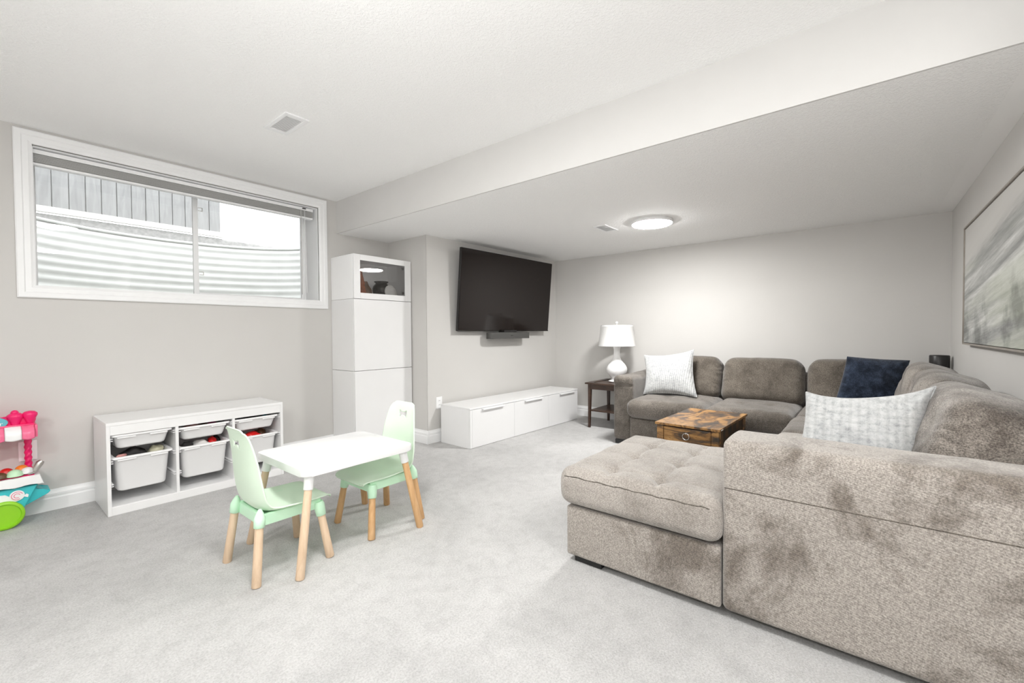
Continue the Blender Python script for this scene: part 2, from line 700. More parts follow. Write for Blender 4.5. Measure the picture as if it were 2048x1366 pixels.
S('wall_near', box(X0, XE + .1, Y0 - .1, Y0, 0, ZC + .05, 0), 'wall')


# moulded baseboards
def baseboard(name, p0, p1):
    """p0 -> p1 runs with the room on the right-hand side"""
    p0, p1 = Vector((*p0, 0)), Vector((*p1, 0))
    d = (p1 - p0).normalized()
    nrm = Vector((d.y, -d.x, 0))
    prof = [(0, 0), (.016, 0), (.016, .075), (.0125, .082), (.0125, .088), (.0145, .092), (.0145, .104), (.009, .112), (.006, .120), (.0045, .130), (0, .130)]
    bm = bmesh.new()
    A = [bm.verts.new(p0 + nrm * u + Vector((0, 0, v))) for u, v in prof]
    B = [bm.verts.new(p1 + nrm * u + Vector((0, 0, v))) for u, v in prof]
    for k in range(len(A)):
        j = (k + 1) % len(A)
        bm.faces.new((A[k], A[j], B[j], B[k]))
    bm.faces.new(A[::-1])
    bm.faces.new(B)
    S(name, bm, 'trim', 25)


baseboard('baseboard_left', (X0, YW), (XJ, YW))
baseboard('baseboard_jog', (XJ, YW), (XJ, ytv(XJ) - .016))
baseboard('baseboard_television', (XJ - .016, ytv(XJ)), (XK, ytv(XK)))
baseboard('baseboard_back', (XK, ytv(XK)), (XK, YR))
baseboard('baseboard_right', (XK, YR), (XE, YR))

# ------------------------------------------------------------------ window
win = tag(empty('window_1', (0, 0, 0)), 'wide white basement sliding window under the ceiling', kind='structure')
CX0, CX1, CZ0, CZ1 = .187, 2.148, 1.333, 2.353
cprof = [(0, 0), (.018, 0), (.022, .006), (.022, .03), (.016, .036), (.016, .060), (.011, .068), (.009, .078), (0, .078)]


def casing(p, q, inw, l0, l1):
    """moulded board from p to q, inw = direction to the opening; mitred ends"""
    p, q, inw = Vector(p), Vector(q), Vector(inw)
    d = (q - p).normalized()
    bm = bmesh.new()
    rows = []
    for end, s in ((p, 1), (q, -1)):
        rows.append([bm.verts.new(end + inw * v + d * s * v + Vector((0, -u, 0))) for u, v in cprof])
    for k in range(len(cprof)):
        j = (k + 1) % len(cprof)
        bm.faces.new((rows[0][k], rows[0][j], rows[1][j], rows[1][k]))
    bm.faces.new(rows[0][::-1])
    bm.faces.new(rows[1])
    link('casing', bm, 'trim', win, sharp=25)


casing((CX0, YW, CZ0), (CX1, YW, CZ0), (0, 0, 1), 1, 1)
casing((CX0, YW, CZ1), (CX1, YW, CZ1), (0, 0, -1), 1, 1)
casing((CX0, YW, CZ0), (CX0, YW, CZ1), (1, 0, 0), 1, 1)
casing((CX1, YW, CZ0), (CX1, YW, CZ1), (-1, 0, 0), 1, 1)
YF = 4.235
b = box(HX0 - .004, HX0 + .004, YW, YF + .06, HZ0, HZ1, 0)
box(HX1 - .004, HX1 + .004, YW, YF + .06, HZ0, HZ1, 0, b)
box(HX0, HX1, YW, YF + .06, HZ0 - .004, HZ0 + .004, 0, b)
box(HX0, HX1, YW, YF + .06, HZ1 - .004, HZ1 + .004, 0, b)
link('jamb', b, 'trim', win)


def rect_frame(name, x0, x1, z0, z1, y0, y1, t, mat, parent, bev=.002):
    tl, tr, tb, tt = t
    b = box(x0, x0 + tl, y0, y1, z0, z1, bev)
    box(x1 - tr, x1, y0, y1, z0, z1, bev, b)
    box(x0 + tl, x1 - tr, y0, y1, z0, z0 + tb, bev, b)
    box(x0 + tl, x1 - tr, y0, y1, z1 - tt, z1, bev, b)
    return link(name, b, mat, parent)


rect_frame('window_frame', HX0, HX1, HZ0, HZ1, YF, YF + .06, (.018, .018, .018, .03), 'vinyl', win)
fx = rect_frame('sash', HX0 + .018, 1.185, HZ0 + .018, HZ1 - .03, YF + .034, YF + .056, (.012, .018, .014, .016), 'vinyl', win)
link('pane', box(HX0 + .03, 1.167, YF + .043, YF + .047, HZ0 + .032, HZ1 - .046, 0), 'pane', fx)
sl = rect_frame('sash', 1.155, HX1 - .018, HZ0 + .018, HZ1 - .03, YF + .008, YF + .030, (.036, .022, .024, .022), 'vinyl', win)
link('pane', box(1.191, HX1 - .04, YF + .017, YF + .021, HZ0 + .042, HZ1 - .052, 0), 'pane', sl)
for z in (1.60, 2.12):
    b = box(1.193, 1.222, YF - .002, YF + .008, z - .014, z - .010, .001)
    box(1.193, 1.222, YF - .002, YF + .008, z + .010, z + .014, .001, b)
    box(1.218, 1.222, YF - .002, YF + .008, z - .014, z + .014, .001, b)
    link('latch', b, 'silver', sl)

# blind pulled up under the head of the window
bl = thing('window_blind', 'raised grey slat blind bunched under the head of the window', 'blind', (1.15, 4.045, 2.26))
BX = (HX1 - HX0) / 2 - .012
link('headrail', box(-BX, BX, -.022, .022, -.028, -.002, .002), 'trim', bl)
for k in range(14):
    z = -.032 - k * .0036
    link('slat', box(-BX + .004, BX - .004, -.023 + .0015 * (k % 2), .023, z - .0021, z, 0), 'slat', bl)
link('bottom_rail', box(-BX + .004, BX - .004, -.022, .022, -.100, -.084, .003), 'trim', bl)
link('tilt_wand', tube([(BX - .115, -.028, -.03), (BX - .113, -.028, -.80)], .0035), 'slat', bl)
link('pull_cord', tube([(BX - .08, -.026, -.02), (BX - .078, -.03, -.3), (BX - .07, -.03, -.78)], .0018, 6), 'trim', bl)
link('cord_clip', box(BX - .10, BX - .07, -.030, -.022, -.016, -.008, .001), 'dark', bl)

# outside: window well, ground, fence
bm = bmesh.new()
wx, wy, ra, rb = 1.165, 4.27, 1.12, .92
NZ = 60
cols = []
for i in range(49):
    a = PI * i / 48
    colv = []
    for k in range(NZ + 1):
        z = 1.10 + .90 * k / NZ
        g = .008 * math.sin(2 * PI * z / .068)
        colv.append(bm.verts.new((wx - (ra + g) * math.cos(a), wy + (rb + g) * math.sin(a) ** .8, z)))
    cols.append(colv)
for c0, c1 in zip(cols, cols[1:]):
    for k in range(NZ):
        bm.faces.new((c0[k], c1[k], c1[k + 1], c0[k + 1]))
rim = [(wx - ra * math.cos(PI * i / 48), wy + rb * math.sin(PI * i / 48) ** .8, 2.0) for i in range(49)]
well = tag(empty('window_well', (wx, wy, 1.1)), 'corrugated steel window well outside the window', 'window well')
o = link('corrugated_wall', bm, 'steel', well, loc=(-wx, -wy, -1.1), sharp=80)
link('rim', tube(rim, .012), 'steel', well, loc=(-wx, -wy, -1.1))
S('ground_well', box(0, 2.35, 4.24, 5.25, 1.06, 1.10, 0), 'soil')
bm = bmesh.new()
ring = [Vector(p) for p in rim]
outer = [(-3, 4.3), (-3, 8), (1, 8), (6, 8), (6, 4.3)]
per = []
for p in ring:
    t = (p.x - ring[0].x) / (ring[-1].x - ring[0].x)
    if t < .05:
        q = Vector((-5, 4.25 + (p.y - 4.25) * 4, 1.985))
    elif t > .95:
        q = Vector((7, 4.25 + (p.y - 4.25) * 4, 1.985))
    else:
        q = Vector((-5 + 12 * t, 12, 1.985))
    per.append((Vector((p.x, p.y, 1.985)), q))
va = [(bm.verts.new(a), bm.verts.new(c)) for a, c in per]
for (a, c), (d, e) in zip(va, va[1:]):
    bm.faces.new((a, d, e, c))
S('ground_outside', bm, 'soil')
S('wall_foundation_outside', box(-1.5, HX0 - .01, YW + T, YW + T + .02, 1.0, 2.8, 0), 'concrete')
fn = thing('fence', 'weathered grey board fence seen through the left window pane', 'fence', (.4, 5.6, 1.985))
for k in range(22):
    x = -1.0 + k * .1085
    link('board', box(x, x + .1025, 0, .016, .20, .92, .002), 'fence', fn)
link('fence_backing', box(-1.0, 1.385, .017, .03, .20, .92, 0), 'slat', fn)
link('rail', box(-1.0, 1.4, -.03, .0, .19, .245, .003), 'rail', fn)
link('kickboard', box(-1.0, 1.4, .0, .02, .0, .18, .003), 'soil', fn)

S('ground_bank', box(1.82, 5.5, 5.75, 6.0, 1.98, 2.19, .02), 'soil')

# ------------------------------------------------------------------ ceiling fittings
def disc_light(x, y, zc, label, group, mat='lamp'):
    t = thing('ceiling_light', label, 'light', (x, y, zc), 0, group)
    link('housing', lathe([(.174, 0), (.177, -.002), (.177, -.020), (.174, -.025), (.168, -.025), (.168, 0)], 56, False), 'trim', t)
    link('diffuser', lathe([(.168, -.022), (.167, -.027), (.160, -.031), (.15, -.0325), (.0001, -.034)], 56, False), mat, t, sharp=60)
    return t


DL = [(3.78, 1.47, ZL), (.67, 1.28, ZC), (.77, -.87, ZC), (-1.3, 1.28, ZC), (-1.3, -.87, ZC)]  # last two discs are added out of view to fill the room with light
disc_light(*DL[0], 'round white flush disc light glowing on the dropped ceiling', None, 'lamp_low')
for p, lb in zip(DL[1:], ('nearest the window', 'over the open side of the room', 'added as unseen fill behind the camera on the window side', 'added as unseen fill behind the camera on the open side')):
    disc_light(*p, 'round white disc light on the main ceiling, ' + lb, 'flush lights on the main ceiling')
# strength of the diffusers, from the wattage of each disc
_area = PI * .168 ** 2
MT['lamp'].node_tree.nodes['Principled BSDF'].inputs['Emission Strength'].default_value = LAMP_W / (PI * _area)

MT['lamp_low'].node_tree.nodes['Principled BSDF'].inputs['Emission Strength'].default_value = 1.6 * LAMP_W / (PI * _area)

v = thing('ceiling_vent', 'white louvred air vent on the main ceiling beyond the window', 'vent', (1.232, 2.742, ZC))
b = box(-.070, -.047, -.150, .150, -.008, 0, .002)
box(.047, .070, -.150, .150, -.008, 0, .002, b)
box(-.047, .047, -.150, -.112, -.008, 0, .002, b)
box(-.047, .047, .112, .150, -.008, 0, .002, b)
link('frame', b, 'trim', v)
link('duct', box(-.047, .047, -.112, .112, -.0008, .0, 0), 'slat', v)
for k in range(15):
    y = -.104 + k * .0149
    s_ = 1
    b = box(-.047, .047, -.0054, .0054, -.0006, .0006, 0)
    link('louver', b, 'trim', v, loc=(0, y, -.0045), rot=(s_ * R(8), 0, 0))
v2 = thing('ceiling_vent', 'white flat air vent on the dropped ceiling beside the disc light', 'vent', (3.745, 1.898, ZL))
b = box(-.135, .135, -.066, -.050, -.007, 0, .002)
box(-.135, .135, .050, .066, -.007, 0, .002, b)
box(-.135, -.113, -.050, .050, -.007, 0, .002, b)
box(.113, .135, -.050, .050, -.007, 0, .002, b)
link('frame', b, 'trim', v2)
link('duct', box(-.113, .113, -.05, .05, -.0008, 0, 0), 'slat', v2)
for k in range(9):
    link('louver', box(-.113, .113, -.0052, .0052, -.0006, .0006, 0), 'trim', v2, loc=(0, -.042 + k * .0105, -.0045), rot=(R(20), 0, 0))


# ------------------------------------------------------------------ outlets
def outlet(name, label, loc, rot=0, cat='outlet', w_=.078, h=.12):
    t = thing(name, label, cat, loc, rot)
    link('plate', box(-w_ / 2, w_ / 2, -.006, 0, -h / 2, h / 2, .003), 'wplastic', t)
    for dz in (-.021, .021):
        f = link('socket', prism([(.0165 * math.cos(a), dz + .0145 * math.sin(a)) for a in [2 * PI * k / 16 for k in range(16)]], .002, 'y', -.008), 'trim', t)
        b = box(-.007, -.0045, -.0088, -.0078, dz - .004, dz + .005, 0)
        box(.0045, .007, -.0088, -.0078, dz - .004, dz + .005, 0, b)
        link('slots', b, 'dark', f)
    return t


outlet('wall_outlet', 'white wall outlet behind the pink post of the toy cart', (.212, YW, .395))
outlet('wall_outlet', 'white wall outlet on the wall at the left end of the storage bench', (2.985, ytv(2.985), .392), R(-1.6))

# ------------------------------------------------------------------ television and soundbar
tv = thing('television', 'large flat black television tilted forward on the wall', 'television', (3.945, 3.21, 1.545), math.atan2(-.075, 1.52))
tv.rotation_euler = (R(5), 0, math.atan2(-.075, 1.52))
TW, TH = .772, .432
link('housing', box(-TW, TW, .004, .035, -TH, TH, .004), 'black', tv)
link('screen', box(-TW + .006, TW - .006, 0.0, .004, -TH + .011, TH - .006, .001), 'screen', tv)
link('bezel', box(-TW, TW, -.001, .004, -TH, -TH + .010, .001), 'gunmetal', tv)
link('wall_bracket', box(-.2, .2, .035, .105, -.12, .12, .004), 'black', tv)
sb = thing('soundbar', 'short dark grey soundbar with rounded ends hung under the television', 'soundbar', (3.945, 3.235, 1.066), R(-2.2))
bm = prism([(x, y) for x, y in rr_loop(.70, .10, .049, 8)], .072, 'z', -.036, .006)
link('body', bm, 'soundm', sb)
link('top_plate', prism([(x, y) for x, y in rr_loop(.66, .08, .039, 8)], .003, 'z', .036), 'black', sb)
link('mount', box(-.11, .11, -.03, .06, .039, .060, .003), 'black', sb)
link('badge', box(-.02, .02, -.0515, -.0495, -.004, .004, .001), 'black', sb)

# ------------------------------------------------------------------ long white storage bench
bn = thing('storage_bench', 'long low white storage bench with three pull handles under the television', 'bench', (2.952, 2.897, 0), math.atan2(-.062, 1.865))
BW, BD, BH = 1.872, .425, .385
link('body', box(0, BW, .018, BD, 0, BH - .016, .002), 'white', bn)
link('top', box(-.002, BW + .002, .0, BD, BH - .016, BH, .003), 'white', bn)
link('end_post', box(0, .026, 0, .018, .003, BH - .018, .0015), 'white', bn)
for k in range(3):
    x0 = .028 + k * (BW - .028) / 3
    x1 = .028 + (k + 1) * (BW - .028) / 3 - .003
    d = link('door', box(x0, x1, 0, .018, .003, BH - .019, .0015), 'white', bn)
    cx = (.31, .965, 1.625)[k]
    hb = box(cx - .155, cx + .155, -.022, .004, BH - .026, BH - .020, .002)
    box(cx - .155, cx + .155, -.024, -.020, BH - .034, BH - .020, .0015, hb)
    link('handle', hb, 'trim', d)
    
# ------------------------------------------------------------------ tall cabinet
tc = thing('tall_cabinet', 'tall narrow white cabinet with glass-fronted top beside the window', 'cabinet', (2.188, 3.60, 0))
CW, CD = .642, .388
for z0, z1 in ((.0, .755), (.757, 1.417)):
    link('carcass', box(0, CW, .018, CD, z0, z1 - .001, .0015), 'white', tc)
b = box(0, .018, .018, CD, 1.418, 1.823, .0015)
box(CW - .018, CW, .018, CD, 1.418, 1.823, .0015, b)
box(.018, CW - .018, .018, CD, 1.418, 1.436, .001, b)
box(.018, CW - .018, .018, CD, 1.805, 1.823, .001, b)
box(.018, CW - .018, CD - .012, CD, 1.436, 1.805, .001, b)
link('carcass', b, 'inner', tc)
link('door', box(.002, CW - .002, 0, .017, .02, .754, .0015), 'white', tc)
link('door', box(.002, CW - .002, 0, .017, .758, 1.414, .0015), 'white', tc)
gd = rect_frame('glass_door', .002, CW - .002, 1.418, 1.823, -.002, .017, (.066, .074, .055, .053), 'white', tc)
link('pane', box(.066, CW - .074, .006, .010, 1.472, 1.772, 0), 'cpane', gd)
for z in (1.50, 1.745):
    link('hinge', box(CW - .092, CW - .070, .017, .034, z - .012, z + .012, .002), 'gunmetal', gd)
link('shelf_pin', tube([(.36, CD - .012, 1.74), (.36, CD - .017, 1.74)], .005, 8), 'dark', tc)

# ornaments inside the cabinet
t = thing('metal_pot', 'dark round metal pot with a wide rim behind the cabinet glass', 'pot', (2.617, 3.80, 1.436))
link('bowl', lathe([(.045, 0), (.062, .02), (.080, .055), (.087, .090), (.086, .115), (.076, .140), (.060, .156), (.056, .162)], 36, True), 'gunmetal', t)
link('rim', lathe([(.055, .160), (.058, .168), (.071, .178), (.071, .182), (.062, .181), (.050, .166)], 36, False), 'gunmetal', t)
t = thing('stone_plate', 'pale round stone plate standing in front of the metal pot', 'plate', (2.655, 3.70, 1.436))
pl = lathe([(.070, 0), (.072, .004), (.066, .010), (.055, .008), (.0005, .007)], 40, True)
o = link('disc', pl, 'stone', t, loc=(.0, 0, .072), rot=(R(80), 0, 0))
t = thing('carved_figure', 'reddish brown carved wood piece at the left end of the cabinet shelf', 'ornament', (2.372, 3.80, 1.436))


def lump(h, r0, r1, seed, n=14, m=12, lean=0):
    bm = bmesh.new()
    rings = []
    for i in range(m + 1):
        z = h * i / m
        r = r0 + (r1 - r0) * (i / m) ** 1.1
        ring = []
        for k in range(n):
            a = 2 * PI * k / n
            q = Vector((math.cos(a), math.sin(a), z * 14))
            rr = r * (1 + .35 * noise.noise(q * 1.6 + Vector((seed, 0, 0))))
            ring.append(bm.verts.new((rr * math.cos(a) + lean * i / m, rr * math.sin(a) * .7, z)))
        rings.append(ring)
    for a, b_ in zip(rings, rings[1:]):
        for k in range(n):
            bm.faces.new((a[k], a[(k + 1) % n], b_[(k + 1) % n], b_[k]))
    bm.faces.new(rings[0][::-1])
    bm.faces.new(rings[-1])
    return bm


link('trunk', lump(.30, .085, .022, 3, lean=-.01), 'rustwood', t)
link('branch', lump(.17, .075, .018, 8, lean=-.02), 'driftwood', t, loc=(.085, .0, 0))
t = thing('small_dish', 'small dark dish beside the brown carving in the cabinet', 'dish', (2.515, 3.71, 1.436))
link('bowl', lathe([(.02, 0), (.034, .010), (.036, .014), (.030, .012), (.0005, .006)], 24), 'driftwood', t)

# ------------------------------------------------------------------ toy storage unit with bins
UX0, UY0 = .505, 3.551
UW, UD, UH = 1.028, .425, .567
un = thing('storage_unit', 'low white open storage unit under the window with rows of pull-out bins', 'storage unit', (UX0, UY0, 0))
for x in (0, UW - .019):
    link('side_panel', box(x, x + .019, 0, UD, 0, UH - .019, .0015), 'white', un)
divs = (.342, .677)
for x in divs:
    link('divider', box(x, x + .017, 0.004, UD, .05, UH - .075, .0015), 'white', un)
link('top', box(0, UW, 0, UD, UH - .019, UH, .0015), 'white', un)
link('top_rail', box(.019, UW - .019, .003, .02, UH - .077, UH - .019, .0015), 'white', un)
link('bottom_shelf', box(.019, UW - .019, .006, UD, .038, .052, .0015), 'white', un)
link('plinth', box(.019, UW - .019, .003, .02, 0, .050, .0015), 'white', un)
link('back_panel', box(.01, UW - .01, UD - .008, UD, .03, UH - .02, 0), 'white', un)
bays = [(.019, .342), (.359, .677), (.694, UW - .019)]
rails = [.468, .330, .190]
for x0, x1 in bays:
    for z in rails:
        for xa, xb, s_ in ((x0, x0 + .013, 1), (x1 - .013, x1, -1)):
            b = box(xa, xb, .01, UD - .02, z - .004, z, .0008)
            box(xa, xb, .01, UD - .02, z - .017, z - .013, .0008, b)
            link('runner', b, 'wplastic', un)


def bin_mesh(w_, d, h):
    wt, dt, wb, db = w_ - .034, d - .02, w_ - .062, d - .055
    return loft([(wb - .03, db - .03, .02, 0), (wb - .008, db - .008, .035, .004), (wb, db, .038, .012), (wt, dt, .03, h - .018), (wt + .004, dt + .004, .03, h - .016), (w_, d, .022, h - .012), (w_, d, .022, h - .005), (w_ - .002, d - .002, .021, h),
                 (wt - .004, dt - .004, .028, h), (wt - .010, dt - .010, .026, h - .01), (wb - .008, db - .008, .03, .012), (wb - .04, db - .04, .02, .008)], 6)


GT, GB = 'shallow trays in the top row of the storage unit', 'deep bins in the lower row of the storage unit'
pos = ('left', 'middle', 'right')
TL = ('closed-up shallow white tray at the top left of the storage unit',
      'shallow white tray of pink toys in the top middle of the storage unit',
      'shallow white tray of dark toys at the top right of the storage unit')
BL_ = ('deep white bin of black and cream toys at the lower left of the storage unit',
       'deep white bin of mixed toys in the lower middle of the storage unit',
       'deep white bin with a red toy at the lower right, behind the green chair')
prot = [None, None]
for k, (x0, x1) in enumerate(bays):
    cx = (x0 + x1) / 2
    for q, (h, zt, lab, grp, nm) in enumerate(((.092, (.487, .476, .476)[k], TL[k], GT, 'storage_tray'), (.220, (.348, .343, .340)[k], BL_[k], GB, 'storage_bin'))):
        loc = (UX0 + cx - .004, UY0 + .213, zt - h)
        if prot[q] is None:
            t = thing(nm, lab, ('tray', 'bin')[q], loc, 0, grp)
            link('tub', bin_mesh(.306, .405, h), 'wplastic', t, sharp=50)
            for s_ in (-1, 1):
                b = box(-.045, .045, -.012, 0, -.004, .004, .002)
                link('grip', b, 'wplastic', t, loc=(s_ * .08, -.192, h - .020))
            prot[q] = t
        else:
            t = copy_tree(prot[q])
            t.location = loc
            t['label'] = lab

# toys inside the bins
def lumpy(sx, sy, sz, seed, lim=.3):
    bm = bmesh.new()
    bmesh.ops.create_icosphere(bm, subdivisions=3, radius=1)
    for v_ in bm.verts:
        n_ = v_.co.normalized()
        s = 1 + lim * noise.noise(n_ * 1.7 + Vector((seed, seed, 0)))
        v_.co = Vector((n_.x * sx * s, n_.y * sy * s, n_.z * sz * s))
    return bm


def toy(name, label, cat, mat, x, y, z, s, seed, rz=0):
    o = link(name, lumpy(*s, seed), mat, None, loc=(x, y, z), rot=(0, 0, rz), sharp=180)
    return tag(o, label, cat, 'loose toys in the bins')


B1, B2, B3 = .68, 1.02, 1.355
y1 = UY0 + .09
toy('black_bag', 'crumpled black cloth toy bag in the lower left bin', 'toy', 'blacktoy', B1 - .03, y1 + .03, .318, (.070, .066, .060), 1)
toy('cream_ball', 'cream plastic ball in the lower left bin', 'toy', 'cream', B1 + .088, y1 + .04, .333, (.042, .042, .034), 5)
toy('ribbon', 'folded cream and orange ribbon in the lower left bin', 'toy', 'rose', B1 - .1, y1 - .040, .346, (.026, .010, .014), 9, .3)
toy('dark_purse', 'dark brown toy purse at the left of the lower middle bin', 'toy', 'blacktoy', B2 - .09, y1 + .0, .318, (.036, .045, .046), 2)
toy('white_cup', 'off-white toy cup in the lower middle bin', 'toy', 'stone', B2 - .005, y1 + .02, .318, (.050, .05, .040), 3)
toy('red_block', 'small red toy block in the lower middle bin', 'toy', 'red', B2 + .066, y1 + .03, .322, (.028, .04, .038), 4)
toy('black_case', 'black toy case at the right of the lower middle bin', 'toy', 'blacktoy', B2 + .105, y1 + .09, .318, (.024, .06, .040), 14)
toy('pink_doll', 'rose pink doll lying in the top middle tray', 'toy', 'rose', B2 - .07, y1 - .02, .460, (.060, .030, .020), 6)
toy('magenta_toy', 'magenta toy at the right of the top middle tray', 'toy', 'magenta', B2 + .055, y1 - .01, .460, (.026, .028, .022), 7)
toy('dark_doll_hair', 'dark brown doll hair beside the magenta toy', 'toy', 'brown', B2 + .01, y1 + .02, .460, (.030, .03, .022), 8)
toy('black_toy_car', 'black toy car in the top right tray', 'toy', 'blacktoy', B3 + .0, y1 + .0, .460, (.085, .036, .020), 10)
toy('teal_brick', 'teal toy brick in the top right tray', 'toy', 'blue', B3 + .06, y1 - .04, .462, (.020, .018, .020), 11)
toy('red_plastic_lid', 'red plastic lid in the lower right bin', 'toy', 'red', B3 - .02, y1 + .01, .318, (.075, .055, .034), 12)
toy('brown_bear_toy', 'brown toy at the far end of the lower right bin', 'toy', 'brown', B3 + .075, y1 + .09, .315, (.040, .05, .040), 13)

# ------------------------------------------------------------------ ice-cream toy cart
tcx, tcy = .0, 3.80
tc_ = thing('toy_ice_cream_cart', 'pink and turquoise toy ice cream cart cut by the left edge', 'toy cart', (tcx, tcy, 0))
# turquoise body, taller at the back, tapering to the wheels
link('cart_body', prism([(-.18, .225), (.238, .222), (.178, .09), (.10, .085), (-.12, .09)], .16, 'y', -.005, .008), 'turq', tc_)
b = prism([(.17, .205), (.236, .195), (.262, .176), (.287, .176), (.290, .162), (.278, .150), (.19, .105)], .12, 'y', .02, .006)
link('end_scoop', b, 'turq', tc_)
# white scalloped tray rim
pts = [(-.20, .285), (.246, .285)]
low = []
for k in range(25):
    x = .262 - k * .462 / 24
    low.append((x, .226 + .010 * abs(math.sin(k * PI / 6))))
link('tray_rim', prism(pts + low, .20, 'y', -.03, .006), 'trim', tc_)
link('tray_liner', box(-.19, .225, -.018, .15, .284, .290, .003), 'pink', tc_)
# twisted posts
def twist(x, y, z0, z1, r):
    bm = bmesh.new()
    n, m = 16, 60
    rings = []
    for i in range(m + 1):
        z = z0 + (z1 - z0) * i / m
        ring = []
        for k in range(n):
            a = 2 * PI * k / n
            rr = r * (1 + .12 * math.cos(2 * (a - z * 95)))
            ring.append(bm.verts.new((x + rr * math.cos(a), y + rr * math.sin(a), z)))
        rings.append(ring)
    for a, b_ in zip(rings, rings[1:]):
        for k in range(n):
            bm.faces.new((a[k], a[(k + 1) % n], b_[(k + 1) % n], b_[k]))
    bm.faces.new(rings[0][::-1])
    bm.faces.new(rings[-1])
    return bm


link('twisted_post', twist(.210, .13, .285, .535, .0155), 'pink', tc_, sharp=80)
link('twisted_post', twist(-.16, .13, .285, .535, .0155), 'pink', tc_, sharp=80)
# scalloped awning
def flap(x0, x1):
    bm = bmesh.new()
    rows = []
    for i in range(13):
        t_ = i / 12
        row = []
        for j in range(11):
            u = j / 10
            x = x0 + (x1 - x0) * u
            zb = .492 + .006 * (1 - math.sin(PI * u))
            y = .062 - .052 * math.sin(min(1, t_ * 1.5) * PI / 2) - .006 * math.sin(PI * u)
            z = .572 - (.572 - zb) * t_ ** 1.15
            row.append(bm.verts.new((x, y, z)))
        rows.append(row)
    for r0, r1 in zip(rows, rows[1:]):
        for j in range(10):
            bm.faces.new((r0[j], r0[j + 1], r1[j + 1], r1[j]))
    return bm


xe = .234
for k, wd in enumerate((.052, .066, .066, .066, .066, .066)):
    o = link('awning_flap', flap(xe - wd, xe - .001), ('pinkl', 'trim')[k % 2], tc_, sharp=80)
    o.modifiers.new('solid', 'SOLIDIFY').thickness = .003
    xe -= wd
link('awning_roof', box(-.15, .236, .055, .16, .545, .580, .008), 'pink', tc_)
link('awning_end', box(.234, .246, .03, .16, .498, .572, .006), 'pinkl', tc_)
# moulded sundaes on top
tp = []
link('crown_panel', prism([(-.16, .575), (.236, .575), (.243, .60), (.240, .635), (.20, .628), (.185, .640), (.14, .640), (.12, .618), (.10, .625), (.03, .66), (-.04, .665), (-.11, .64), (-.16, .60)], .03, 'y', .07, .008), 'pink', tc_)
for x, z, r in ((.160, .628, .032), (.218, .632, .030)):
    c = link('sundae_cup', lathe([(r * .45, -.055), (r * .8, -.02), (r * 1.1, .0), (r * 1.05, .012), (r * .7, .022), (r * .1, .026)], 20), 'pink', tc_, loc=(x, .075, z - .005))
    for dx, dz, rr in ((-.012, .006, .018), (.012, .005, .018)):
        b = bmesh.new()
        bmesh.ops.create_uvsphere(b, u_segments=16, v_segments=10, radius=rr)
        link('scoop', b, 'pink', c, loc=(dx, -.004, dz))
b = bmesh.new()
bmesh.ops.create_uvsphere(b, u_segments=16, v_segments=10, radius=.017)
link('cherry', b, 'pink', tc_, loc=(.158, .07, .648))
# oval sign, its lettering cut by the edge of the picture
ov = [(.06 + .072 * math.cos(2 * PI * k / 32), .598 + .036 * math.sin(2 * PI * k / 32)) for k in range(32)]
sg = link('sign', prism(ov, .006, 'y', .060, .002), 'turq2', tc_)


def letters(txt, size, parent, loc, mat, rot, name='lettering', ext=.001):
    cu = bpy.data.curves.new(name, 'FONT')
    cu.body = txt
    cu.size = size
    cu.extrude = ext
    cu.align_x = 'RIGHT'
    to = bpy.data.objects.new(name, cu)
    COL.objects.link(to)
    dg = bpy.context.evaluated_depsgraph_get()
    me = bpy.data.meshes.new_from_object(to.evaluated_get(dg))
    bpy.data.objects.remove(to)
    me.materials.clear()
    me.materials.append(MT[mat])
    o_ = bpy.data.objects.new(name, me)
    COL.objects.link(o_)
    o_.location = loc
    o_.rotation_euler = rot
    o_.parent = parent
    return o_


letters('er', .034, sg, (.112, .058, .582), 'trim', (PI / 2, 0, 0))
# green wheels
for x in (.105, -.09):
    wh = link('wheel', lathe([(.030, -.012), (.076, -.012), (.080, -.006), (.080, .006), (.076, .012), (.066, .013), (.062, .004), (.0005, .004)], 44), 'green', tc_, loc=(x, -.016, .080), rot=(PI / 2, 0, 0))
# swirl emblem on the front
em = link('swirl_emblem', prism([(.155 + .030 * math.cos(2 * PI * k / 28), .180 + .030 * math.sin(2 * PI * k / 28)) for k in range(28)], .006, 'y', -.012, .002), 'trim', tc_)
for r_ in (.012, .022):
    arc = [(.155 + r_ * math.cos(a), -.0125, .180 + r_ * math.sin(a)) for a in [R(20 + 280 * k / 20) for k in range(21)]]
    link('swirl_line', tube(arc, .0016, 6), 'pinkl', em)
link('emblem_wrapper', prism([(.178, .170), (.197, .160), (.200, .174), (.192, .182)], .005, 'y', -.011), 'trim', em)
link('emblem_bow', prism([(.06, .175), (.10, .152), (.14, .145), (.16, .150), (.14, .170), (.11, .195), (.07, .20)], .005, 'y', -.011), 'trim', em)

